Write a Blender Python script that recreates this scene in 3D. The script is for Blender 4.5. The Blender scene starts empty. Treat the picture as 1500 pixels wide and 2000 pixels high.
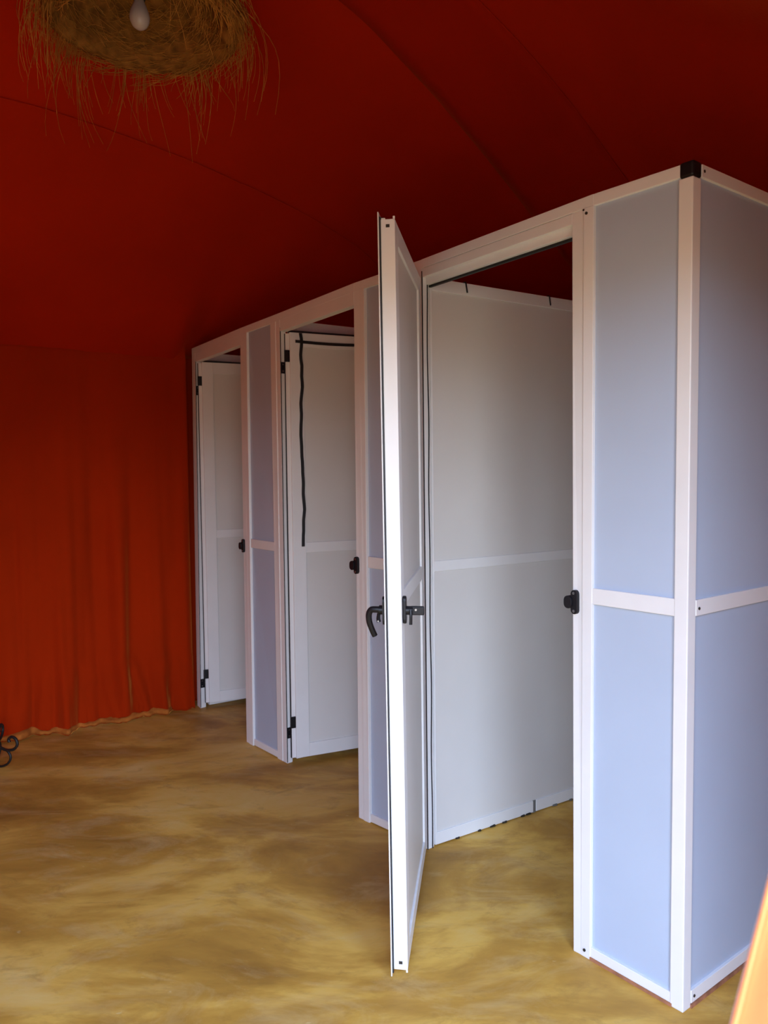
import bpy, bmesh, math, random
from mathutils import Vector, noise, Matrix
random.seed(7)
S = bpy.context.scene
COL = S.collection

# ------------------------------------------------------------------ camera
F_PX, PITCH, ROLL, EYE = 1440.3, 0.05192, -0.01020, 1.3646
cam_d = bpy.data.cameras.new('camera')
cam = bpy.data.objects.new('camera', cam_d); COL.objects.link(cam); S.camera = cam
cam_d.sensor_fit = 'VERTICAL'; cam_d.sensor_height = 36.0
cam_d.lens = F_PX/2000*36.0
cam_d.clip_start = 0.05
cp, sp = math.cos(PITCH), math.sin(PITCH)
fwd = Vector((0, cp, -sp)); r0 = Vector((1, 0, 0)); u0 = Vector((0, sp, cp))
cr, sr = math.cos(ROLL), math.sin(ROLL)
rt = r0*cr + u0*sr; up = -r0*sr + u0*cr
M = Matrix((rt, up, -fwd)).transposed().to_4x4(); M.translation = Vector((0, 0, EYE))
cam.matrix_world = M
cam_d.dof.use_dof = True; cam_d.dof.focus_distance = 2.4; cam_d.dof.aperture_fstop = 5.0

# ------------------------------------------------------------------ light
W = Vector((.845, .534, 0)); U = Vector((-.534, .845, 0))     # tent axes: along the far wall / away from the entrance
A0 = Vector((-1.16, 4.28, 0))                                 # far wall line, seen beside the cubicles
wd = bpy.data.worlds.new('daylight'); S.world = wd; wd.use_nodes = True
nt = wd.node_tree; bg = nt.nodes['Background']
SKY = 6.4
tc = nt.nodes.new('ShaderNodeTexCoord'); sx = nt.nodes.new('ShaderNodeSeparateXYZ'); rp = nt.nodes.new('ShaderNodeValToRGB')
nt.links.new(tc.outputs['Generated'], sx.inputs[0]); nt.links.new(sx.outputs['Z'], rp.inputs[0]); nt.links.new(rp.outputs[0], bg.inputs[0])
rp.color_ramp.elements[0].position = 0.10; rp.color_ramp.elements[0].color = (.70, .82, 1.0, 1)
hz_ = rp.color_ramp.elements.new(0.02); hz_.color = (.30, .24, .17, 1)
rp.color_ramp.elements[-1].position = 0.6; rp.color_ramp.elements[-1].color = (.42, .60, 1.0, 1)
bg.inputs[1].default_value = SKY
sun_d = bpy.data.lights.new('sun', 'SUN'); sun_d.energy = 2.0; sun_d.angle = .009; sun_d.color = (1, .93, .82)
sun = bpy.data.objects.new('sun', sun_d); COL.objects.link(sun)
sun.rotation_euler = (Vector((0.25, 0.35, -1))*-1).to_track_quat('Z', 'Y').to_euler()
sun.rotation_euler = Vector((.45, .62, .9)).to_track_quat('Z', 'Y').to_euler()   # stands beyond the tent, never shines in
# doorway portal for the daylight (guides sampling of the sky, gives no light itself)
DOOR_A, DW0, DW1, DH = 3.93, -.80, 1.20, 1.96
def TP(a, w, z=0):      # a = distance from far wall, w = along it (0 at the camera)
    return A0 - U*a + W*(w - A0.dot(W)) + Vector((0, 0, z))
pd = bpy.data.lights.new('doorway_daylight', 'AREA'); pd.shape = 'RECTANGLE'; pd.size = DW1-DW0; pd.size_y = DH
pd.cycles.is_portal = True
po = bpy.data.objects.new('doorway_daylight', pd); COL.objects.link(po)
po.location = TP(DOOR_A+.02, (DW0+DW1)/2, DH/2)
po.rotation_euler = (-U).to_track_quat('Z', 'Y').to_euler()

vs = S.view_settings
vs.view_transform = 'Standard'; vs.look = 'None'; vs.gamma = 1; vs.use_curve_mapping = False
vs.exposure = 1.06
S.cycles.max_bounces = 10; S.cycles.diffuse_bounces = 7; S.cycles.glossy_bounces = 4
S.cycles.sample_clamp_indirect = 6

# ------------------------------------------------------------------ materials
def mat(name, col, rough=.5, spec=.5, metal=0, sheen=0, sheen_tint=None, var=0, vscale=6, bump=0, bscale=200, trans=0):
    m = bpy.data.materials.new(name); m.use_nodes = True
    n = m.node_tree.nodes; l = m.node_tree.links; b = n['Principled BSDF']
    b.inputs['Base Color'].default_value = (*col, 1); b.inputs['Roughness'].default_value = rough
    b.inputs['Specular IOR Level'].default_value = spec; b.inputs['Metallic'].default_value = metal
    if sheen:
        b.inputs['Sheen Weight'].default_value = sheen; b.inputs['Sheen Roughness'].default_value = .35
        if sheen_tint: b.inputs['Sheen Tint'].default_value = (*sheen_tint, 1)
    co = n.new('ShaderNodeTexCoord')
    if var:
        nz = n.new('ShaderNodeTexNoise'); nz.inputs['Scale'].default_value = vscale; nz.inputs['Detail'].default_value = 5
        l.new(co.outputs['Object'], nz.inputs['Vector'])
        mr = n.new('ShaderNodeMapRange'); mr.inputs[1].default_value = .3; mr.inputs[2].default_value = .7
        mr.inputs[3].default_value = 1-var; mr.inputs[4].default_value = 1+var
        l.new(nz.outputs['Fac'], mr.inputs[0])
        mx = n.new('ShaderNodeVectorMath'); mx.operation = 'SCALE'; mx.inputs[0].default_value = col
        l.new(mr.outputs[0], mx.inputs['Scale']); l.new(mx.outputs[0], b.inputs['Base Color'])
    if bump:
        nb = n.new('ShaderNodeTexNoise'); nb.inputs['Scale'].default_value = bscale; nb.inputs['Detail'].default_value = 3
        l.new(co.outputs['Object'], nb.inputs['Vector'])
        bp = n.new('ShaderNodeBump'); bp.inputs['Strength'].default_value = bump; bp.inputs['Distance'].default_value = .004
        l.new(nb.outputs['Fac'], bp.inputs['Height']); l.new(bp.outputs[0], b.inputs['Normal'])
    return m
WHITE = mat('white_painted_aluminium', (.76, .76, .755), .38, .5, var=.02, vscale=9)
SHEET = mat('pale_grey_panel_sheet', (.43, .51, .635), .42, .4, var=.03, vscale=3, bump=.05, bscale=60)
PARTSHEET = mat('off_white_panel_sheet', (.67, .655, .63), .5, .4, var=.03, vscale=3, bump=.05, bscale=60)
RUBBER = mat('black_rubber', (.012, .012, .014), .5, .4)
PLASTIC = mat('black_plastic', (.008, .008, .010), .42, .3)
STEEL = mat('screw_steel', (.35, .35, .36), .35, .5, metal=1)
DARKSTEEL = mat('dark_screw', (.03, .025, .02), .6, .3)
GREYMETAL = mat('grey_metal', (.16, .16, .15), .6, .3)
VELVET = mat('red_velvet', (.40, .016, .0012), .95, .05, sheen=.25, sheen_tint=(1, .22, .04), var=.10, vscale=1.6, bump=.25, bscale=90)
VELVETDARK = mat('red_velvet_brushed_dark', (.35, .013, .0015), .95, .05, sheen=.15, sheen_tint=(1, .22, .04), var=.08, vscale=1.6, bump=.25, bscale=90)
VELVETWALL = mat('red_orange_velvet', (.34, .020, .0012), .95, .05, sheen=1.0, sheen_tint=(1, .40, .07), var=.12, vscale=1.3, bump=.2, bscale=90)
BOUNCECLOTH = mat('orange_bounce_cloth', (.85, .20, .03), .95, .05, var=.08, vscale=1.5)  # invented orange for the unseen walls, to bounce warm light onto the panels
MORTAR = mat('reddish_mortar', (.34, .15, .08), .9, .1, var=.3, vscale=30)
HEM = mat('ochre_hem_cloth', (.40, .12, .02), .9, .1, var=.3, vscale=14, bump=.3, bscale=60)
APRICOT = mat('apricot_cotton', (.85, .27, .085), .85, .1, sheen=.2, var=.06, vscale=5, bump=.15, bscale=300)
IRON = mat('black_wrought_iron', (.012, .010, .009), .55, .4)
STRAW = mat('dry_straw', (.46, .21, .038), .8, .2, var=.35, vscale=25)
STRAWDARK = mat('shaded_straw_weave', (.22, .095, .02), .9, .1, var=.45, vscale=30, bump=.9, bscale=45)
SAND = mat('sandy_ground', (.24, .16, .09), .95, .1, var=.1)
BULB = mat('frosted_white_glass', (.42, .38, .38), .2, .5)
BULB.node_tree.nodes['Principled BSDF'].inputs['Subsurface Weight'].default_value = 0

def floor_mat():
    m = bpy.data.materials.new('polished_ochre_concrete'); m.use_nodes = True
    n = m.node_tree.nodes; l = m.node_tree.links; b = n['Principled BSDF']
    co = n.new('ShaderNodeTexCoord')
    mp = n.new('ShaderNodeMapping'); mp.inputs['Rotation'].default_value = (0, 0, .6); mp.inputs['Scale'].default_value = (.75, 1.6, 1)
    l.new(co.outputs['Object'], mp.inputs[0])
    def nz(scale, det, dist, rough=.6, src=mp):
        t = n.new('ShaderNodeTexNoise'); t.inputs['Scale'].default_value = scale; t.inputs['Detail'].default_value = det
        t.inputs['Distortion'].default_value = dist; t.inputs['Roughness'].default_value = rough
        l.new(src.outputs[0], t.inputs['Vector']); return t
    def ramp(src, stops):
        r = n.new('ShaderNodeValToRGB'); e = r.color_ramp.elements
        e[0].position, e[0].color = stops[0][0], (*stops[0][1], 1); e[1].position, e[1].color = stops[-1][0], (*stops[-1][1], 1)
        for p, c in stops[1:-1]:
            k = e.new(p); k.color = (*c, 1)
        l.new(src.outputs['Fac'], r.inputs[0]); return r
    def mix(f, a, c, mode='MIX'):
        x = n.new('ShaderNodeMix'); x.data_type = 'RGBA'; x.blend_type = mode
        if isinstance(f, float): x.inputs[0].default_value = f
        else: l.new(f, x.inputs[0])
        l.new(a, x.inputs[6]); l.new(c, x.inputs[7]); return x.outputs[2]
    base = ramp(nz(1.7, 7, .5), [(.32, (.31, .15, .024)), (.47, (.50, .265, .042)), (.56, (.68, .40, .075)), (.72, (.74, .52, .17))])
    streak = ramp(nz(3.6, 10, 1.0, .7), [(.50, (0, 0, 0)), (.72, (1, 1, 1))])
    pale = n.new('ShaderNodeRGB'); pale.outputs[0].default_value = (.70, .52, .24, 1)
    sf = n.new('ShaderNodeMath'); sf.operation = 'MULTIPLY'; sf.inputs[1].default_value = .42; l.new(streak.outputs[0], sf.inputs[0])
    c1 = mix(sf.outputs[0], base.outputs[0], pale.outputs[0])
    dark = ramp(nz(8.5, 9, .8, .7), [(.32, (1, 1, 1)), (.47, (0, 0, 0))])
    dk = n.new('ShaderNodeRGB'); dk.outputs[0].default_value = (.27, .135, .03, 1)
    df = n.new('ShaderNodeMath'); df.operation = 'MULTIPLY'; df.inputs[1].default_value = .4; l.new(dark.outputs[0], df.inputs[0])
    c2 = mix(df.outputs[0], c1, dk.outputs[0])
    spots = ramp(nz(26, 3, .2), [(.70, (0, 0, 0)), (.76, (1, 1, 1))])
    sf2 = n.new('ShaderNodeMath'); sf2.operation = 'MULTIPLY'; sf2.inputs[1].default_value = .45; l.new(spots.outputs[0], sf2.inputs[0])
    c3 = mix(sf2.outputs[0], c2, pale.outputs[0])
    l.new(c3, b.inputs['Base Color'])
    rr = n.new('ShaderNodeMapRange'); rr.inputs[3].default_value = .42; rr.inputs[4].default_value = .68
    l.new(nz(4, 5, .3).outputs['Fac'], rr.inputs[0]); l.new(rr.outputs[0], b.inputs['Roughness'])
    bp = n.new('ShaderNodeBump'); bp.inputs['Strength'].default_value = .12; bp.inputs['Distance'].default_value = .01
    l.new(nz(7, 6, .3).outputs['Fac'], bp.inputs['Height']); l.new(bp.outputs[0], b.inputs['Normal'])
    b.inputs['Specular IOR Level'].default_value = .28
    return m
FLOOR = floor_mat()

# ------------------------------------------------------------------ helpers
def root_of(o):
    while o.parent: o = o.parent
    return o
def obj(name, bm, m, parent=None, bevel=0, smooth=False, kind=None, label=None):
    me = bpy.data.meshes.new(name)
    off = root_of(parent).location if parent else Vector((0, 0, 0))
    for v in bm.verts: v.co -= off
    bmesh.ops.recalc_face_normals(bm, faces=bm.faces[:])
    bm.to_mesh(me); bm.free()
    me.materials.append(m)
    if smooth:
        for p in me.polygons: p.use_smooth = True
    o = bpy.data.objects.new(name, me); COL.objects.link(o)
    if parent: o.parent = parent
    if bevel:
        b = o.modifiers.new('bevel', 'BEVEL'); b.width = bevel; b.segments = 2; b.limit_method = 'ANGLE'
    if kind: o['kind'] = kind
    if label: o['label'] = label
    return o
def thing(name, loc, label, cat, group=None):
    o = bpy.data.objects.new(name, None); COL.objects.link(o); o.location = loc; o.empty_display_size = .1
    o['label'] = label; o['category'] = cat
    if group: o['group'] = group
    return o
def struct(name, bm, m, smooth=False, label=None):
    o = obj(name, bm, m, None, 0, smooth, 'structure', label); return o
def hexa(bm, ps):
    v = [bm.verts.new(p) for p in ps]
    for f in ((0, 3, 2, 1), (4, 5, 6, 7), (0, 1, 5, 4), (1, 2, 6, 5), (2, 3, 7, 6), (3, 0, 4, 7)):
        bm.faces.new([v[i] for i in f])
class Sec:
    """an upright plane between two slightly leaning posts; s along it, z up, d into the depth"""
    def __init__(self, B0, T0, B1, T1, D, H=2.1):
        self.B0, self.T0, self.B1, self.T1 = [Vector((*p, 0)) for p in (B0, T0, B1, T1)]
        self.D = Vector((*D, 0)).normalized(); self.H = H
        self.L = ((self.B1-self.B0).length + (self.T1-self.T0).length)/2
    def P(self, s, z, d):
        t = z/self.H; a = self.B0.lerp(self.T0, t); b = self.B1.lerp(self.T1, t)
        return a + (b-a)*(s/self.L) + self.D*d + Vector((0, 0, z))
    def bar(self, bm, s0, s1, z0, z1, d0, d1):
        P = self.P
        hexa(bm, [P(s0, z0, d0), P(s1, z0, d0), P(s1, z0, d1), P(s0, z0, d1), P(s0, z1, d0), P(s1, z1, d0), P(s1, z1, d1), P(s0, z1, d1)])
def bars(sec, L):
    bm = bmesh.new()
    for a in L: sec.bar(bm, *a)
    return bm
def tube(bm, pts, r, seg=8, r_end=None, cap=True):
    pts = [Vector(p) for p in pts]; n = len(pts); rings = []; prev = None
    for i, p in enumerate(pts):
        t = (pts[min(i+1, n-1)] - pts[max(i-1, 0)]).normalized()
        if prev is None:
            a = t.cross(Vector((0, 0, 1)));
            if a.length < 1e-3: a = t.cross(Vector((1, 0, 0)))
            a.normalize()
        else:
            a = (prev - t*prev.dot(t)).normalized()
        prev = a; b = t.cross(a)
        rr = r if r_end is None else r + (r_end-r)*i/(n-1)
        rings.append([bm.verts.new(p + (a*math.cos(k*2*math.pi/seg) + b*math.sin(k*2*math.pi/seg))*rr) for k in range(seg)])
    for i in range(n-1):
        for k in range(seg):
            bm.faces.new([rings[i][k], rings[i][(k+1) % seg], rings[i+1][(k+1) % seg], rings[i+1][k]])
    if cap:
        bm.faces.new(rings[0][::-1]); bm.faces.new(rings[-1])
def smooth_path(pts, k=6):
    pts = [Vector(p) for p in pts]; P = [pts[0]] + pts + [pts[-1]]; out = []
    for i in range(1, len(P)-2):
        for j in range(k):
            t = j/k; a, b, c, d = P[i-1], P[i], P[i+1], P[i+2]
            out.append(.5*((2*b) + (c-a)*t + (2*a-5*b+4*c-d)*t*t + (3*b-3*c+d-a)*t**3))
    out.append(pts[-1]); return out
def disc(bm, c, axis, r, h, seg=14):
    axis = Vector(axis).normalized(); tube(bm, [Vector(c), Vector(c)+axis*h], r, seg)
def plate(bm, sec, s0, s1, z0, z1, d0, d1, seg=6):
    """upright plate with fully rounded ends (a stadium), thickness along d"""
    r = (s1-s0)/2; cx = (s0+s1)/2; out = []
    for k in range(seg+1):
        a = math.pi*k/seg; out.append((cx + r*math.cos(a), z1-r + r*math.sin(a)))
    for k in range(seg+1):
        a = math.pi + math.pi*k/seg; out.append((cx + r*math.cos(a), z0+r + r*math.sin(a)))
    f = [bm.verts.new(sec.P(s, z, d0)) for s, z in out]; b = [bm.verts.new(sec.P(s, z, d1)) for s, z in out]
    bm.faces.new(f); bm.faces.new(b[::-1]); n = len(f)
    for i in range(n): bm.faces.new([f[i], b[i], b[(i+1) % n], f[(i+1) % n]])

# ------------------------------------------------------------------ setting: floor, tent walls, roof
bm = bmesh.new()
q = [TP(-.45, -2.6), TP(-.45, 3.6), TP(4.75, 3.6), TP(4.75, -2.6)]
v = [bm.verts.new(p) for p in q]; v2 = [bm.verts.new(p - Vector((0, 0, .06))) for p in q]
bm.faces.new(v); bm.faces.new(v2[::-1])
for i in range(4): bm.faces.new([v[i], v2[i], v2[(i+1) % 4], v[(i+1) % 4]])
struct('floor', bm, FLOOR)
bm = bmesh.new()
q = [TP(4.76, -14), TP(4.76, 14), TP(30, 14), TP(30, -14)]
v = [bm.verts.new(p - Vector((0, 0, .02))) for p in q]; v2 = [bm.verts.new(p - Vector((0, 0, .10))) for p in q]
bm.faces.new(v); bm.faces.new(v2[::-1])
for i in range(4): bm.faces.new([v[i], v2[i], v2[(i+1) % 4], v[(i+1) % 4]])
struct('ground', bm, SAND)

WL, WR = -2.34, 3.26
def roofz(a, w):
    m = [a, WR-w, DOOR_A-a, w-WL]; k = 7
    t = max(0, min(1, (w-1.28)/.07)); t = t*t*(3-2*t)
    return 2.04 + .66*(-math.log(sum(math.exp(-k*x) for x in m))/k) + .115*t*math.exp(-max(0, a)/.35)*math.exp(-max(0, w-1.6)/.5)
def roofxy(x, y):
    p = Vector((x, y, 0)); return roofz((A0-p).dot(U), p.dot(W))
bm = bmesh.new(); NA, NW = 90, 110; G = []
for i in range(NA+1):
    row = []
    for j in range(NW+1):
        a = -.14 + (DOOR_A+.22)*i/NA; w = WL-.14 + (WR-WL+.28)*j/NW
        p = TP(a, w, 0); z = roofz(a, w) + .012*noise.noise(Vector((p.x*1.3, p.y*1.3, 4)))
        row.append(bm.verts.new((p.x, p.y, z)))
    G.append(row)
for i in range(NA):
    for j in range(NW): bm.faces.new([G[i][j], G[i][j+1], G[i+1][j+1], G[i+1][j]])
roof = struct('ceiling', bm, VELVET, True)
so = roof.modifiers.new('thick', 'SOLIDIFY'); so.thickness = .006; so.offset = 1

# darker brushed length of velvet sewn into the back slope, and its seams
def lp(L, n=24):
    L = [Vector((*p, 0)) for p in L]; return smooth_path(L, max(2, n//(len(L)-1)))
SA = [(-.55, 2.55), (-.098, 2.91), (.081, 3.06), (.277, 3.20), (.493, 3.352), (.693, 3.50), (1.25, 3.93), (1.9, 4.4)]
SC = [(-.15, 2.45), (.363, 2.702), (.553, 2.792), (.763, 2.908), (1.004, 3.068), (1.152, 3.156), (1.8, 3.58), (2.3, 3.95)]
pa, pc = lp(SA, 56), lp(SC, 56); n_ = min(len(pa), len(pc))
bm = bmesh.new(); rows = []
for i in range(n_):
    r = []
    for j in range(9):
        p = pa[i].lerp(pc[i], j/8); z = roofxy(p.x, p.y) + .012*noise.noise(Vector((p.x*1.3, p.y*1.3, 4))) - .008
        r.append(bm.verts.new((p.x, p.y, z)))
    rows.append(r)
for i in range(n_-1):
    for j in range(8): bm.faces.new([rows[i][j], rows[i][j+1], rows[i+1][j+1], rows[i+1][j]])
band = struct('trim_1', bm, VELVETDARK, True, label='darker length of red velvet sewn into the tent roof')
so = band.modifiers.new('thick', 'SOLIDIFY'); so.thickness = .003; so.offset = 1
SB = [(-1.9, 2.5), (-1.404, 2.804), (-1.17, 2.972), (-.912, 3.182), (-.733, 3.34), (-.537, 3.532), (-.318, 3.756), (-.069, 4.058), (.1, 4.4)]
for k, L in enumerate((SB, SA, SC)):
    pts = []
    for p in lp(L, 48):
        pts.append(Vector((p.x, p.y, roofxy(p.x, p.y) + .012*noise.noise(Vector((p.x*1.3, p.y*1.3, 4))) - .004)))
    bm = bmesh.new(); tube(bm, pts, .0028, 6)
    struct('trim_%d' % (k+2), bm, VELVET, True, label='raised seam in the red tent roof')

# far curtain wall with folds and a gathered skirt
def far_off(w, z):
    g = max(0, min(1, (1.85-z)/.95)); x = w*1.0
    f = .017*math.sin(x*24 + 4.5*noise.noise(Vector((x*2, 0, 0)))) + .040*noise.noise(Vector((x*9, z*.35, 2))) + .026*noise.noise(Vector((x*22, z*.5, 5)))
    o = f*(.08 + .92*g*g)
    if z < .36:
        t = (.36-z)/.36
        lean = x + .22*t*noise.noise(Vector((x*1.5, 3, 0)))
        o += t**.5*(.050*noise.noise(Vector((lean*15, z*1.2, 7))) + .040*abs(noise.noise(Vector((lean*26, z, 4))))) + .018*min(1, t*5)
    return o
bm = bmesh.new(); NX, NZ = 420, 76; G = []
w_a, w_b = WL-.1, WR+.1
for i in range(NX+1):
    w = w_a + (w_b-w_a)*i/NX; col_ = []
    # seen part ends at the cubicles and steps back behind them
    back = 0 if w < 1.333 else min(1, (w-1.333)/.03)*.14
    for j in range(NZ+1):
        t = j/NZ; z = .36*(t/.32) if t < .32 else .36 + (2.17-.36)*(t-.32)/.68 if w > 1.26 else .36 + (2.06-.36)*(t-.32)/.68
        wob = .006*noise.noise(Vector((w*3, 9, 0)))
        p = A0 + W*(w - A0.dot(W)) + U*(back) - U*far_off(w, z)*1.0
        col_.append(bm.verts.new((p.x, p.y, z)))
    G.append(col_)
for i in range(NX):
    for j in range(NZ): bm.faces.new([G[i][j], G[i+1][j], G[i+1][j+1], G[i][j+1]])
farw = struct('wall_far', bm, VELVETWALL, True)
so = farw.modifiers.new('thick', 'SOLIDIFY'); so.thickness = .005; so.offset = -1
# ochre hem rolled up along its foot
bm = bmesh.new(); prev = None; rings = []
for i in range(241):
    w = -2.0 + (1.20+2.0)*i/240
    base = A0 + W*(w - A0.dot(W)) - U*(far_off(w, .02) + .006)
    hgt = .028 + .034*noise.noise(Vector((w*6, 1, 0))); dep = .018 + .022*noise.noise(Vector((w*11, 5, 0)))
    r = []
    for k in range(8):
        a = math.pi*k/7
        r.append(bm.verts.new(base - U*dep*math.sin(a)*(1+.4*noise.noise(Vector((w*25, k, 0)))) + Vector((0, 0, .004 + hgt*(1-math.cos(a))/2*(1+.35*noise.noise(Vector((w*18, k*.7, 3))))))))
    rings.append(r)
for i in range(240):
    for k in range(7): bm.faces.new([rings[i][k], rings[i][k+1], rings[i+1][k+1], rings[i+1][k]])
hem = struct('trim_5', bm, HEM, True, label='crumpled ochre hem along the foot of the red curtain wall')

def cloth_wall(name, p0, p1, z0, z1, m=None):
    bm = bmesh.new(); d = (p1-p0); L = d.length; d.normalize(); nrm = Vector((-d.y, d.x, 0)); n = int(L*16); G = []
    for i in range(n+1):
        x = L*i/n; col_ = []
        for j in range(21):
            z = z0 + (z1-z0)*j/20
            o = (.02*math.sin(x*17) + .02*noise.noise(Vector((x*4, z*.4, 1))))*(1-z/2.6)
            p = p0 + d*x + nrm*o; col_.append(bm.verts.new((p.x, p.y, z)))
        G.append(col_)
    for i in range(n):
        for j in range(20): bm.faces.new([G[i][j], G[i+1][j], G[i+1][j+1], G[i][j+1]])
    o = struct(name, bm, m or VELVETWALL, True)
    s = o.modifiers.new('thick', 'SOLIDIFY'); s.thickness = .005; s.offset = 0
    return o
cloth_wall('wall_back', TP(-.1, WR), TP(DOOR_A+.05, WR), .0, 2.16)
cloth_wall('wall_left', TP(-.1, WL), TP(DOOR_A+.05, WL), .0, 2.16, BOUNCECLOTH)  # out of view; this and the entrance walls coloured as warm reflectors
wl = cloth_wall('wall_entrance_left', TP(DOOR_A, WL-.05), TP(DOOR_A, DW0), .0, 2.16, BOUNCECLOTH)
cloth_wall('wall_entrance_right', TP(DOOR_A, DW1), TP(DOOR_A, WR+.05), .0, 2.16, BOUNCECLOTH)
cloth_wall('wall_entrance_top', TP(DOOR_A, DW0), TP(DOOR_A, DW1), DH, 2.16, BOUNCECLOTH)

# ------------------------------------------------------------------ changing cubicles
B = [(.741, 1.789), (.565, 1.997), (.528, 2.036), (.147, 2.612), (-.112, 2.865), (-.470, 3.424), (-.715, 3.711), (-1.089, 4.268), (-1.119, 4.313)]
T = [(.745, 1.794), (.566, 1.998), (.523, 2.056), (.139, 2.583), (-.108, 2.887), (-.466, 3.397), (-.712, 3.739), (-1.073, 4.271), (-1.104, 4.317)]
VD = (.8055, .5926)                 # into the cubicles
PW = (.850, .528)                   # partitions run a little off square
UU = (-.5926, .8055)
DEEP = .95
def sec(i, j, D=VD): return Sec(B[i], T[i], B[j], T[j], D)
def shift(p, v, d): return (p[0]+v[0]*d, p[1]+v[1]*d)

def screws(parent, pts, r=.0035, m=DARKSTEEL, axis=None, name='screw', s=None):
    for (a, z, d) in pts:
        bm = bmesh.new(); disc(bm, s.P(a, z, d), axis, r, .0025, 10)
        obj(name, bm, m, parent)

def fixed_panel(root, s, s0, s1, jamb_s0=None, corner=False, label=None):
    """framed sheet from s0 to s1 on section s: stiles, rails, mid rail, sheet"""
    L = [(s0, s0+.05, .0, 2.07, -.004, .034), (s1-.05, s1, .0, 2.07, -.004, .034)] if not corner else [(s1-.001, s1+.03, 0, 2.07, -.003, .034)]
    a0, a1 = (s0+.05, s1-.05) if not corner else (s0, s1)
    L += [(a0, a1, .004, .036, -.001, .034), (a0, a1, 1.003, 1.047, -.001, .034)]
    fr = obj('panel_frame', bars(s, L), WHITE, root, .0015)
    obj('panel_sheet', bars(s, [(a0-.004, a1+.004, .034, 1.005, .007, .022), (a0-.004, a1+.004, 1.045, 2.072, .007, .022)]), SHEET, fr)
    return fr

def keeper(parent, s, a, z, side):
    """black strike block on the edge of a jamb; side = +1 when the opening lies to higher s"""
    bm = bmesh.new(); plate(bm, s, a-.011, a+.011, z-.034, z+.034, -.011, .002)
    k = obj('latch_keeper', bm, PLASTIC, parent, .0015)
    bm = bmesh.new(); x0, x1 = (a+.004, a+.030) if side > 0 else (a-.030, a-.004)
    plate(bm, s, x0, x1, z-.019, z+.017, -.017, .004, 7)
    obj('strike_block', bm, PLASTIC, k, .0015)
    for dz in (-.025, .025):
        bm = bmesh.new(); disc(bm, s.P(a, z+dz, -.0105), -s.D, .004, .002, 12); obj('screw', bm, STEEL, k)

def partition(root, P_, T_, D, length, z1, flip=1, name='partition', clips=(), joint=None):
    th = .028*flip
    s = Sec(P_, T_, shift(P_, D, length), shift(T_, D, length), (UU[0], UU[1]))
    d0, d1 = (0, th)
    st_ = .007 if joint else .035
    L = [(0, st_, .004, z1, d0, d1), (length-.04, length, .004, z1, d0, d1), (st_, length-.04, z1-.042, z1, d0, d1), (st_, length-.04, 1.012, 1.050, d0, d1)]
    if joint: L += [(st_, joint-.008, .004, .050, d0, d1), (joint+.008, length-.04, .004, .050, d0, d1)]
    else: L += [(.035, length-.04, .004, .050, d0, d1)]
    p = obj(name, bars(s, L), WHITE, root, .0015)
    e = .005*flip
    obj('partition_sheet', bars(s, [(st_-.003, length-.035, .048, 1.014, e, th-e), (st_-.003, length-.035, 1.048, z1-.04, e, th-e)]), PARTSHEET, p)
    if joint:
        obj('rail_joiner', bars(s, [(joint-.0085, joint+.0085, .0, .050, .003*flip, th*.8)]), GREYMETAL, p)
        # chips in the mortar the rail stands in
        for a in (.10, .205, .27, .33, .425, .455, .60, .69):
            bm = bmesh.new(); w = .007 + .007*random.random()
            vs_ = []
            for k in range(9):
                t = math.pi*2*k/9
                q_ = s.P(a + w*math.cos(t), 0.0015, -.001*flip + .0035*math.sin(t)*(1+.4*math.sin(k*5))); vs_.append(q_)
            f = [bm.verts.new(x) for x in vs_]; g = [bm.verts.new(x + Vector((0, 0, .004 + .004*random.random()))) for x in vs_]
            bm.faces.new(f); bm.faces.new(g)
            for k in range(9): bm.faces.new([f[k], f[(k+1) % 9], g[(k+1) % 9], g[k]])
            obj('mortar_chip', bm, DARKSTEEL if a < .5 else GREYMETAL, p)
    for a in clips:
        bm = bmesh.new()
        tube(bm, smooth_path([s.P(a+.006, z1-.034, -.003*flip), s.P(a+.002, z1-.012, -.003*flip), s.P(a, z1+.002, -.001*flip), s.P(a, z1+.003, .014*flip)], 4), .0028, 6)
        obj('wire_hook', bm, PLASTIC, p, smooth=True)
    return s

def hinge(parent, secF, sF, dF, zF, secD, zD, sD0, dD0):
    """two black leaves, the lower on the jamb and the upper on the door edge, round one pin"""
    pass

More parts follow.
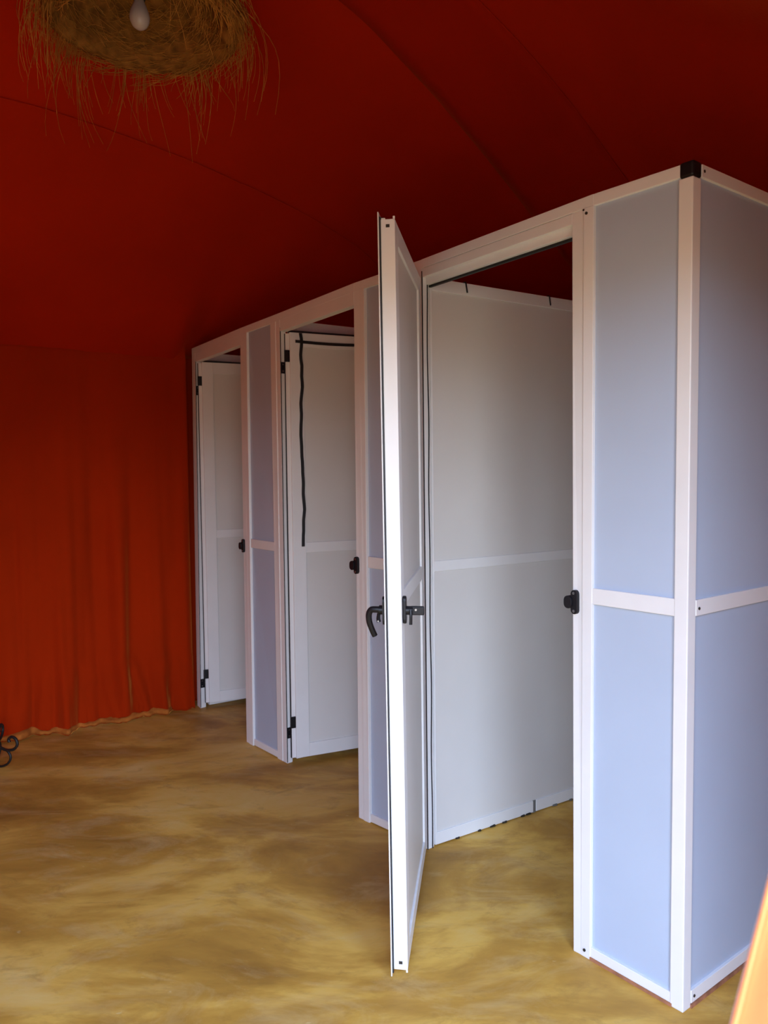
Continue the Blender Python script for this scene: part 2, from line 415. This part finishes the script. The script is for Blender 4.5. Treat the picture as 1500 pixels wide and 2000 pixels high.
def inward_door(root, P, lab, gask=False):
    D0 = (P[0] + VD[0]*.032 - UU[0]*.034, P[1] + VD[1]*.032 - UU[1]*.034)
    E = Vector((.916, .400)).normalized(); L_ = .655
    E1 = (D0[0]+E.x*L_, D0[1]+E.y*L_)
    s = Sec(D0, D0, E1, E1, (-E.y, E.x))
    z0, z1 = .032, 2.014
    d = obj('door', bars(s, [(0, .064, z0, z1, 0, .034), (L_-.064, L_, z0, z1, 0, .034), (.064, L_-.064, z0, z0+.034+.03, 0, .034),
            (.064, L_-.064, z1-.064, z1, 0, .034), (.064, L_-.064, 1.0, 1.048, 0, .034), (-.018, .001, z0, z1-.004, .012, .030)]), WHITE, root, .0015, label=lab)
    obj('door_sheet', bars(s, [(.06, L_-.06, z0+.06, 1.003, .007, .027), (.06, L_-.06, 1.045, z1-.06, .007, .027)]), PARTSHEET, d)
    # black weatherstrip in the hinge side and along the top of the leaf
    obj('weatherstrip', bars(s, [(-.0215, -.018, z0, z1-.006, .014, .026), (0, L_, z1, z1+.010, .010, .024)]), RUBBER, d)
    if gask:
        bm = bmesh.new()
        def rib(path, w, horiz):
            vs_ = []
            for (a, z) in path:
                o = (0, w/2) if horiz else (w/2, 0)
                vs_.append([bm.verts.new(s.P(a-o[0], z-o[1], -.0045)), bm.verts.new(s.P(a+o[0], z+o[1], -.0045)),
                            bm.verts.new(s.P(a+o[0], z+o[1], -.0005)), bm.verts.new(s.P(a-o[0], z-o[1], -.0005))])
            for i in range(len(vs_)-1):
                for k in range(4): bm.faces.new([vs_[i][k], vs_[i][(k+1) % 4], vs_[i+1][(k+1) % 4], vs_[i+1][k]])
            bm.faces.new(vs_[0]); bm.faces.new(vs_[-1][::-1])
        pth = [(.050+.0035*noise.noise(Vector((k*.35, 0, 0)))*2 + .004*math.sin(k*.25), 2.012 - (2.012-1.03)*k/40) for k in range(41)]
        rib(pth, .014, False)
        rib([(.026 + (L_-.05)*k/20, 1.974 - .004*math.sin(k*.3)) for k in range(21)], .013, True)
        obj('loose_gasket', bm, RUBBER, d, label='strip of loose black rubber gasket hanging in an L on the door')
    # handle on the free stile (inside face)
    handle(d, s, L_-.032, 1.0, 0)
    return s, d

def handle(parent, s, a, z, d0, out=-1):
    """lever handle: plate, neck and curved grip, standing on face d0 towards out"""
    bm = bmesh.new(); plate(bm, s, a-.013, a+.013, z-.040, z+.037, d0, d0+out*.010)
    tube(bm, [s.P(a, z, d0+out*.006), s.P(a, z, d0+out*.020)], .0125, 14)
    path = smooth_path([s.P(a, z, d0+out*.012), s.P(a, z+.001, d0+out*.030), s.P(a-.002, z-.001, d0+out*.043), s.P(a-.006, z-.014, d0+out*.050),
                        s.P(a-.012, z-.036, d0+out*.050), s.P(a-.018, z-.058, d0+out*.044), s.P(a-.022, z-.076, d0+out*.037)], 5)
    tube(bm, path, .0092, 12, .0078)
    h = obj('door_handle', bm, PLASTIC, parent, smooth=False)
    return h

def leaf_hinge(root, door, sF, zl, sD, zu):
    # jamb leaf lies on the reveal (section sF runs along depth), door leaf on the hinge edge
    bm = bmesh.new(); sF.bar(bm, .001, .023, zl-.026, zl+.026, -.004, .0005)
    tube(bm, [sF.P(.024, zl-.026, -.002), sF.P(.024, zl+.078, -.002)], .0042, 10)
    f = obj('hinge', bm, PLASTIC, root, label='black hinge leaf screwed to the jamb')
    for dz in (-.015, .015):
        bm = bmesh.new(); disc(bm, sF.P(.011, zl+dz, -.004), -sF.D, .0035, .0012, 10); obj('screw', bm, STEEL, f)
    bm = bmesh.new(); sD.bar(bm, -.024, .0, zu-.026, zu+.027, .004, .0125)
    obj('hinge', bm, PLASTIC, door, label='black hinge leaf on the door edge')

def head(root, s, s0, s1, z=2.017, d1=.034):
    return [(s0, s1, z, 2.07, 0, d1)]

# --- near cubicle -------------------------------------------------------------
G_ = 'changing cubicles in a row'
near = thing('changing_cubicle', (.741, 1.789, 0), 'nearest white panelled changing cubicle, its door swung outward towards the viewer', 'cubicle', G_)
s01 = sec(0, 1)
obj('top_rail', bars(s01, [(.030, s01.L, 2.07, 2.10, -.002, .034)]) , WHITE, near, .0012)
s12, s23 = sec(1, 2), sec(2, 3)
obj('top_rail', bars(Sec(B[1], T[1], B[3], T[3], VD), [(0, Sec(B[1], T[1], B[3], T[3], VD).L, 2.070, 2.10, -.003, .034)]), WHITE, near, .0012)
# corner post: two faces
cpst = obj('corner_post', bars(s01, [(0, .036, 0, 2.066, -.002, .034)]), WHITE, near, .0025)
bm = bars(s01, [(-.002, .034, 2.066, 2.104, -.004, .034)]); obj('corner_cap', bm, PLASTIC, near, .006, label='black plastic corner connector')
fr = fixed_panel(near, s01, .034, s01.L, corner=True)
# jamb P1..P2 (door frame) with the panel's own stile beside it
jm = obj('door_jamb', bars(s12, [(.026, s12.L, 0, 2.07, -.001, .030)]) , WHITE, near, .002)
keeper(jm, s12, s12.L-.011, 1.003, +1)
bm = bars(s12, [(s12.L-.001, s12.L+.0005, .0, 2.07, .006, .012)]); obj('weatherstrip', bm, RUBBER, jm)
for zz in (.022, 2.055):
    bm = bmesh.new(); disc(bm, s12.P(.018, zz, -.004), -s12.D, .004, .003, 10); obj('screw', bm, DARKSTEEL, fr)
bm = bmesh.new(); disc(bm, s12.P(.026, 2.066, -.003), -s12.D, .003, .003, 8); obj('screw', bm, DARKSTEEL, fr)
# head of the near opening: face, rebate and black seal
hd = obj('door_head', bars(s23, [(0, s23.L, 2.040, 2.069, -.001, .034), (0, s23.L, 2.017, 2.041, .016, .040)]), WHITE, near, .0012)
obj('weatherstrip', bars(s23, [(0, s23.L, 2.010, 2.018, .030, .040)]), RUBBER, hd)
# hinge jamb reveal at P3 (the outer face belongs to the next cubicle's panel)
rv = Sec(B[3], T[3], shift(B[3], VD, 1), shift(T[3], VD, 1), UU)
hj = obj('hinge_jamb', bars(rv, [(.000, .026, 0, 2.05, -.001, .030), (.026, .036, 0, 2.05, .006, .030)]), WHITE, near, .0015)
bm = bmesh.new()
pts = [rv.P(.020+.0015*math.sin(k*.9), .0 + 2.04*k/30, -.003 + .0008*math.sin(k*.5)) for k in range(31)]
tube(bm, pts, .0022, 6); obj('weatherstrip', bm, RUBBER, hj)
bm = bmesh.new()
tube(bm, [rv.P(-.001, .0 + 2.06*k/10, -.0015) for k in range(11)], .0022, 6); obj('weatherstrip', bm, RUBBER, hj)
# side wall of the row, running back from the corner post
sv = Sec(B[0], T[0], shift(B[0], VD, DEEP), shift(T[0], VD, DEEP), UU)
sw = obj('side_wall', bars(sv, [(.034, DEEP, 2.07, 2.10, -.002, .028), (.034, DEEP, .010, .044, -.001, .028), (.034, DEEP, 1.004, 1.044, -.001, .028), (DEEP-.04, DEEP, 0.004, 2.07, 0, .028)]), WHITE, near, .0012)
obj('panel_sheet', bars(sv, [(.033, DEEP-.03, .042, 1.006, .006, .022), (.033, DEEP-.03, 1.042, 2.072, .006, .022)]), SHEET, sw)
for zz, aa in ((1.022, .046), (.026, .046), (2.085, .044)):
    bm = bmesh.new(); disc(bm, sv.P(aa, zz, -.001), -sv.D, .0038, .002, 10); obj('screw', bm, DARKSTEEL, sw)

# near door, swung outward; inner face to the right, outer face to the left
HB, HT, FB, FT = (.141, 2.588), (.133, 2.566), (.052, 1.927), (.036, 1.975)
n3 = Vector((-.985, .150)).normalized()
s3 = Sec(HB, HT, FB, FT, (n3.x, n3.y), 2.04); L3 = s3.L
dz0, dz1 = .022, 2.034
dr = obj('door', bars(s3, [(0, .06, dz0, dz1, 0, .038), (L3-.06, L3, dz0, dz1, 0, .038), (.06, L3-.06, dz0, dz0+.05, 0, .038), (.06, L3-.06, dz1-.055, dz1, 0, .038), (.06, L3-.06, 1.0, 1.046, 0, .038)]), WHITE, near, .0018)
obj('door_sheet', bars(s3, [(.056, L3-.056, dz0+.046, 1.003, .007, .030), (.056, L3-.056, 1.043, dz1-.052, .007, .030)]), PARTSHEET, dr)
obj('door_lip', bars(s3, [(L3-.012, L3+.012, dz0-.012, dz1+.016, .0415, .0445), (-.008, L3-.012, dz1-.012, dz1+.016, .0415, .0445), (-.008, L3-.012, dz0-.012, dz0+.01, .0415, .0445)]), WHITE, dr, .0008)
obj('weatherstrip', bars(s3, [(L3-.004, L3+.004, dz0-.008, dz1+.006, .038, .0418), (.0, L3-.004, dz1-.002, dz1+.006, .030, .0415)]), RUBBER, dr)
for zz in (dz1-.018, dz0+.02):
    bm = bars(s3, [(L3-.001, L3+.001, zz-.004, zz+.004, .014, .024)]); obj('drain_slot', bm, DARKSTEEL, dr)
for s_m, par_, e_ in ((s01, fr, s01.L), (sv, sw, DEEP)):
    obj('mortar_line', bars(s_m, [(.03, e_, 0, .009, -.004, .03)]), MORTAR, par_)
# little ears left where the profile is cut, top and bottom
for q_ in ((L3-.003, L3, dz1, dz1+.007, 0, .005), (L3-.003, L3, dz1, dz1+.003, .026, .036), (L3-.003, L3, dz0-.006, dz0, 0, .005)):
    obj('profile_end', bars(s3, [q_]), WHITE, dr)
hz = .995; ha = L3-.028
h_o = handle(dr, s3, ha, hz, .0445, +1)
bm = bmesh.new(); tube(bm, smooth_path([s3.P(ha-.004, hz-.010, .0445+.022), s3.P(ha-.004, hz-.024, .0445+.024), s3.P(ha-.003, hz-.034, .0445+.022)], 4), .0045, 8, .006)
obj('thumb_turn', bm, PLASTIC, dr)
bm = bmesh.new(); disc(bm, s3.P(ha+.003, hz-.030, .0445+.023), (s3.P(1, 0, 0)-s3.P(0, 0, 0)), .0022, .003, 8); obj('screw', bm, STEEL, dr)
bm = bmesh.new(); plate(bm, s3, ha-.013, ha+.013, hz-.036, hz+.040, -.010, .0)
tube(bm, [s3.P(ha, hz, -.006), s3.P(ha, hz, -.028)], .012, 14)
s3.bar(bm, ha-.006, ha+.006, hz-.012, hz+.012, -.058, -.020)
ih = obj('inner_latch', bm, PLASTIC, dr, .003)
bm = bmesh.new(); tube(bm, smooth_path([s3.P(ha+.010, hz+.004, -.022), s3.P(ha+.012, hz-.014, -.023), s3.P(ha+.010, hz-.036, -.022)], 4), .0042, 8, .0046)
obj('latch_lever', bm, PLASTIC, dr)
bm = bmesh.new(); disc(bm, s3.P(ha+.006, hz+.003, -.036), (s3.P(1, 0, 0)-s3.P(0, 0, 0)), .003, .002, 10); obj('screw', bm, STEEL, dr)
for zc in (.17, 1.02, 1.88):
    bm = bmesh.new(); tube(bm, [s3.P(-.004, zc-.03, .040), s3.P(-.004, zc+.03, .040)], .006, 10); s3.bar(bm, -.002, .03, zc-.026, zc+.026, .0445, .047)
    obj('hinge', bm, PLASTIC, dr)
# partition on its far side
partition(near, shift(B[3], VD, .037), shift(T[3], VD, .037), PW, DEEP-.04, 2.045, clips=(.155, .565), joint=.49)
# back panel
def back_panel(root, pr, pl):
    a = shift(pr, VD, DEEP-.03); b = shift(pl, VD, DEEP-.03)
    s = Sec(a, a, b, b, VD)
    p = obj('back_panel', bars(s, [(.03, .07, .004, 2.05, 0, .028), (s.L-.07, s.L-.03, .004, 2.05, 0, .028), (.07, s.L-.07, 2.01, 2.05, 0, .028), (.07, s.L-.07, .004, .044, 0, .028), (.07, s.L-.07, 1.006, 1.046, 0, .028)]), WHITE, root, .0015)
    obj('panel_sheet', bars(s, [(.066, s.L-.066, .04, 1.01, .006, .022), (.066, s.L-.066, 1.042, 2.014, .006, .022)]), PARTSHEET, p)
back_panel(near, B[0], B[3])

# --- middle and far cubicle ---------------------------------------------------
def rear_cubicle(pa_, pb_, pc_, pd_, label, doorlab, gask, end):
    root = thing('changing_cubicle', (B[pa_][0], B[pa_][1], 0), label, 'cubicle', G_)
    sp_ = sec(pa_, pb_); so_ = sec(pc_, pd_)
    LL = Sec(B[pa_], T[pa_], B[pd_], T[pd_], VD)
    obj('top_rail', bars(sp_, [(0, sp_.L, 2.066, 2.10, -.001, .034)]), WHITE, root, .0012)
    obj('top_rail', bars(so_, [(0, so_.L, 2.066, 2.10, -.001, .034)]), WHITE, root, .0012)
    # fixed panel: door frame strips at both ends, proud stiles beside them
    Lp = sp_.L
    w = .040 if pa_ == 3 else .050
    j0 = obj('hinge_jamb', bars(sp_, [(0, .036, 0, 2.068, -.001, .03)]), WHITE, root, .002)
    j1 = obj('door_jamb', bars(sp_, [(Lp-.032, Lp, 0, 2.068, -.001, .03)]), WHITE, root, .002)
    pf = obj('panel_frame', bars(sp_, [(.036, .036+w, 0, 2.068, -.003, .034), (Lp-.032-w+.004, Lp-.034, 0, 2.068, -.005, .034), (.036+w, Lp-.028-w, .004, .036, -.001, .034), (.036+w, Lp-.028-w, 1.003, 1.047, -.001, .034)]), WHITE, root, .003)
    obj('panel_sheet', bars(sp_, [(.03+w, Lp-.022-w, .034, 1.005, .007, .022), (.03+w, Lp-.022-w, 1.045, 2.07, .007, .022)]), SHEET, pf)
    keeper(j1, sp_, Lp-.007, 1.008, +1)
    obj('door_head', bars(so_, [(0, so_.L, 2.017, 2.068, -.0005, .034)]), WHITE, root, .0012)
    if end:
        e = sec(pd_, 8); obj('end_post', bars(e, [(0, e.L, 0, 2.066, -.001, .034)]), WHITE, root, .002)
        obj('top_rail', bars(e, [(0, e.L, 2.066, 2.10, -.001, .034)]), WHITE, root, .0012)
    rv_ = Sec(B[pd_], T[pd_], shift(B[pd_], VD, 1), shift(T[pd_], VD, 1), UU)
    hj_ = obj('reveal', bars(rv_, [(0, .022, 0, 2.05, -.0015, .026)]), WHITE, root, .0012)
    bm = bmesh.new(); tube(bm, [rv_.P(.001, .004 + 2.03*k/12, -.002) for k in range(13)], .0022, 6); obj('weatherstrip', bm, RUBBER, hj_)
    P_ = ((B[pd_][0]+T[pd_][0])/2, (B[pd_][1]+T[pd_][1])/2)
    sD, d = inward_door(root, P_, doorlab, gask)
    leaf_hinge(root, d, rv_, 1.853, sD, 1.906); leaf_hinge(root, d, rv_, .146, sD, .203)
    partition(root, shift(shift(B[pd_], VD, .06), UU, .012), shift(shift(T[pd_], VD, .06), UU, .012), PW, DEEP-.06, 2.075)
    back_panel(root, B[pa_], B[pd_])
    return root
rear_cubicle(3, 4, 4, 5, 'middle white panelled changing cubicle, its inward door crossed by loose black gasket', 'white door opened inward, crossed by loose black gasket', True, False)
rear_cubicle(5, 6, 6, 7, 'farthest white panelled changing cubicle, beside the red curtain wall', 'white door opened inward', False, True)

# ------------------------------------------------------------------ straw pendant lamp
LC = Vector((-.708, 2.30, 2.742)); R = .268
lamp = thing('pendant_lamp', LC, 'shaggy straw pendant lamp with a white bulb, hanging from the red roof', 'lamp')
bm = bmesh.new(); rings = []; NS = 96
prof = [(R*.80, .070), (R*.86, .030), (R*.90, .004), (R*.97, -.016), (R*1.05, -.012), (R*1.09, .012), (R*1.06, .045), (R*.98, .085), (R*.84, .125), (R*.62, .165), (R*.36, .192), (R*.12, .205), (R*.10, .190), (R*.34, .172), (R*.60, .140), (R*.78, .095)]
for (r, z) in prof:
    rings.append([])
    for k in range(NS):
        a = 2*math.pi*k/NS; nn = noise.noise(Vector((math.cos(a)*4, math.sin(a)*4, z*22+r*10)))
        rr = r*(1+.07*nn); rings[-1].append(bm.verts.new(LC + Vector((rr*math.cos(a), rr*math.sin(a), z + .014*noise.noise(Vector((math.cos(a)*6, math.sin(a)*6, r*20)))))))
for i in range(len(prof)):
    for k in range(NS):
        j = (i+1) % len(prof); bm.faces.new([rings[i][k], rings[i][(k+1) % NS], rings[j][(k+1) % NS], rings[j][k]])
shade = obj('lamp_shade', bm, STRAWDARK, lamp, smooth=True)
bm = bmesh.new(); rnd = random.Random(3)
for i in range(1500):     # straws wound round the rim and dome
    a0 = rnd.uniform(0, 2*math.pi); ln = rnd.uniform(.25, .9); t = rnd.random()
    inside = rnd.random() < .28
    if inside: r = R*rnd.uniform(.42, .93); z = .07*(1-(r/R-.42)/.51)*1.6 + rnd.uniform(-.015, .02)
    else: r = R*rnd.uniform(.92, 1.13); z = rnd.uniform(-.022, .075)
    slope = rnd.uniform(-.06, .06); dr_ = rnd.uniform(-.035, .035)
    pts = []
    for k in range(7):
        f = k/6; a = a0 + ln*f
        pts.append(LC + Vector(((r+dr_*f)*math.cos(a), (r+dr_*f)*math.sin(a), z + slope*f + .008*math.sin(k+i))))
    tube(bm, pts, .0011, 3, .0006, cap=False)
obj('wound_straw', bm, STRAW, shade, smooth=True, kind='stuff')
bm = bmesh.new()
clumps = [(rnd.uniform(0, 2*math.pi), rnd.choice([.10, .14, .18, .24, .30])) for _ in range(34)]
for i in range(470):     # frayed ends hanging from the rim
    a = rnd.uniform(0, 2*math.pi); r = R*rnd.uniform(.95, 1.12); ln = rnd.choice([.05, .07, .1, .13, .17, .26])*rnd.uniform(.6, 1.2)
    if i % 2:
        ca, cl = clumps[i % 34]; a = ca + rnd.gauss(0, .05); ln = cl*rnd.uniform(.5, 1.1)
    if -2.6 < (a+math.pi) % (2*math.pi) - math.pi < -.6 and rnd.random() < .8: continue
    p = LC + Vector((r*math.cos(a), r*math.sin(a), rnd.uniform(-.01, .05)))
    out = rnd.uniform(.0, .45); tw = rnd.uniform(-.5, .5); curl = rnd.uniform(-1, 1)*.7
    pts = [p.copy()]
    for k in range(1, 9):
        f = k/8
        rad = Vector((math.cos(a+curl*f), math.sin(a+curl*f), 0)); tan = Vector((-math.sin(a), math.cos(a), 0))
        pts.append(p + rad*out*ln*math.sin(f*2.2)*.9 + tan*tw*ln*f*f*.6 - Vector((0, 0, ln*(f**1.25) - .012*math.sin(f*5+i))))
    tube(bm, pts, .0013, 3, .0005, cap=False)
obj('straw_fringe', bm, STRAW, lamp, smooth=True, kind='stuff')
bm = bmesh.new(); prof = [(.0, -.060), (.012, -.058), (.022, -.050), (.028, -.038), (.030, -.026), (.028, -.012), (.022, .004), (.016, .018), (.0135, .030)]
BC = LC + Vector((-.014, -.0, .030)); rings = []
for r, z in prof[1:]: rings.append([bm.verts.new(BC + Vector((r*math.cos(k*math.pi/12), r*math.sin(k*math.pi/12), z))) for k in range(24)])
bot = bm.verts.new(BC + Vector((0, 0, -.060)))
for k in range(24): bm.faces.new([bot, rings[0][(k+1) % 24], rings[0][k]])
for i in range(len(rings)-1):
    for k in range(24): bm.faces.new([rings[i][k], rings[i][(k+1) % 24], rings[i+1][(k+1) % 24], rings[i+1][k]])
bm.faces.new(rings[-1])
obj('light_bulb', bm, BULB, lamp, smooth=True)
bm = bmesh.new(); tube(bm, [BC + Vector((0, 0, .026)), BC + Vector((0, 0, .085))], .018, 16, .014); obj('socket', bm, PLASTIC, lamp)
bm = bmesh.new(); tube(bm, [BC + Vector((0, 0, .08)), Vector((BC.x, BC.y, roofxy(BC.x, BC.y)-.004))], .004, 8); obj('cord', bm, PLASTIC, lamp)

# ------------------------------------------------------------------ wrought-iron stand (only a scroll of its foot shows)
IC = Vector((-1.862, 3.42, 0))
st = thing('iron_stand', IC, 'black wrought-iron stand with scrolled feet before the red curtain, cut by the left edge', 'stand')
def scroll(ang):
    d = Vector((math.cos(ang), math.sin(ang), 0)); bm = bmesh.new()
    pts2 = [(.0, .17), (.012, .135), (.030, .106), (.062, .092), (.098, .098), (.118, .122), (.114, .148), (.096, .158), (.080, .146), (.083, .130)]
    tube(bm, smooth_path([IC + d*x*1.32 + Vector((0, 0, z)) for x, z in pts2], 6), .0068, 8)
    o = obj('scroll', bm, IRON, st, smooth=True)
    bm = bmesh.new()
    pts2 = [(.0, .13), (.034, .103), (.072, .088), (.086, .060), (.074, .030), (.045, .010), (.012, .0065)]
    tube(bm, smooth_path([IC + d*x*1.32 + Vector((0, 0, z)) for x, z in pts2], 6), .0055, 8)
    obj('leg', bm, IRON, st, smooth=True)
for k in range(3): scroll(-.35 + k*math.pi*2/3)
bm = bmesh.new(); tube(bm, [IC + Vector((0, 0, .006)), IC + Vector((0, 0, .85))], .008, 10); obj('pole', bm, IRON, st)
bm = bmesh.new(); disc(bm, IC + Vector((0, 0, .85)), (0, 0, 1), .016, .02, 16); obj('finial', bm, IRON, st)

# ------------------------------------------------------------------ apricot curtain at the entrance, very close to the camera
bm = bmesh.new(); G = []
def edge_x(z):          # free edge, swinging out towards the floor
    zz = [(.0, .175), (.45, .225), (.72, .268), (.87, .292), (.98, .318), (1.06, .336), (1.2, .350), (1.6, .362), (2.02, .366)]
    for (a, x0), (b, x1) in zip(zz, zz[1:]):
        if z <= b: return x0 + (x1-x0)*(z-a)/(b-a)
    return zz[-1][1]
NZc, NXc = 60, 70
for j in range(NZc+1):
    z = .012 + 2.0*j/NZc; row = []
    for i in range(NXc+1):
        t = i/NXc; x = edge_x(z) + t*(.15 + .05*(1-z/2))
        y = .585 + .13*t + (.028*math.sin(t*30 + z*1.2) + .008*math.sin(t*61))*(.6+.4*(1-z/2))
        row.append(bm.verts.new((x, y, z)))
    G.append(row)
for j in range(NZc):
    for i in range(NXc): bm.faces.new([G[j][i], G[j][i+1], G[j+1][i+1], G[j+1][i]])
cu = obj('door_curtain', bm, APRICOT, smooth=True)
so = cu.modifiers.new('thick', 'SOLIDIFY'); so.thickness = .003
cu['label'] = 'bright apricot door curtain at the lower right edge, close to the viewer'; cu['category'] = 'curtain'
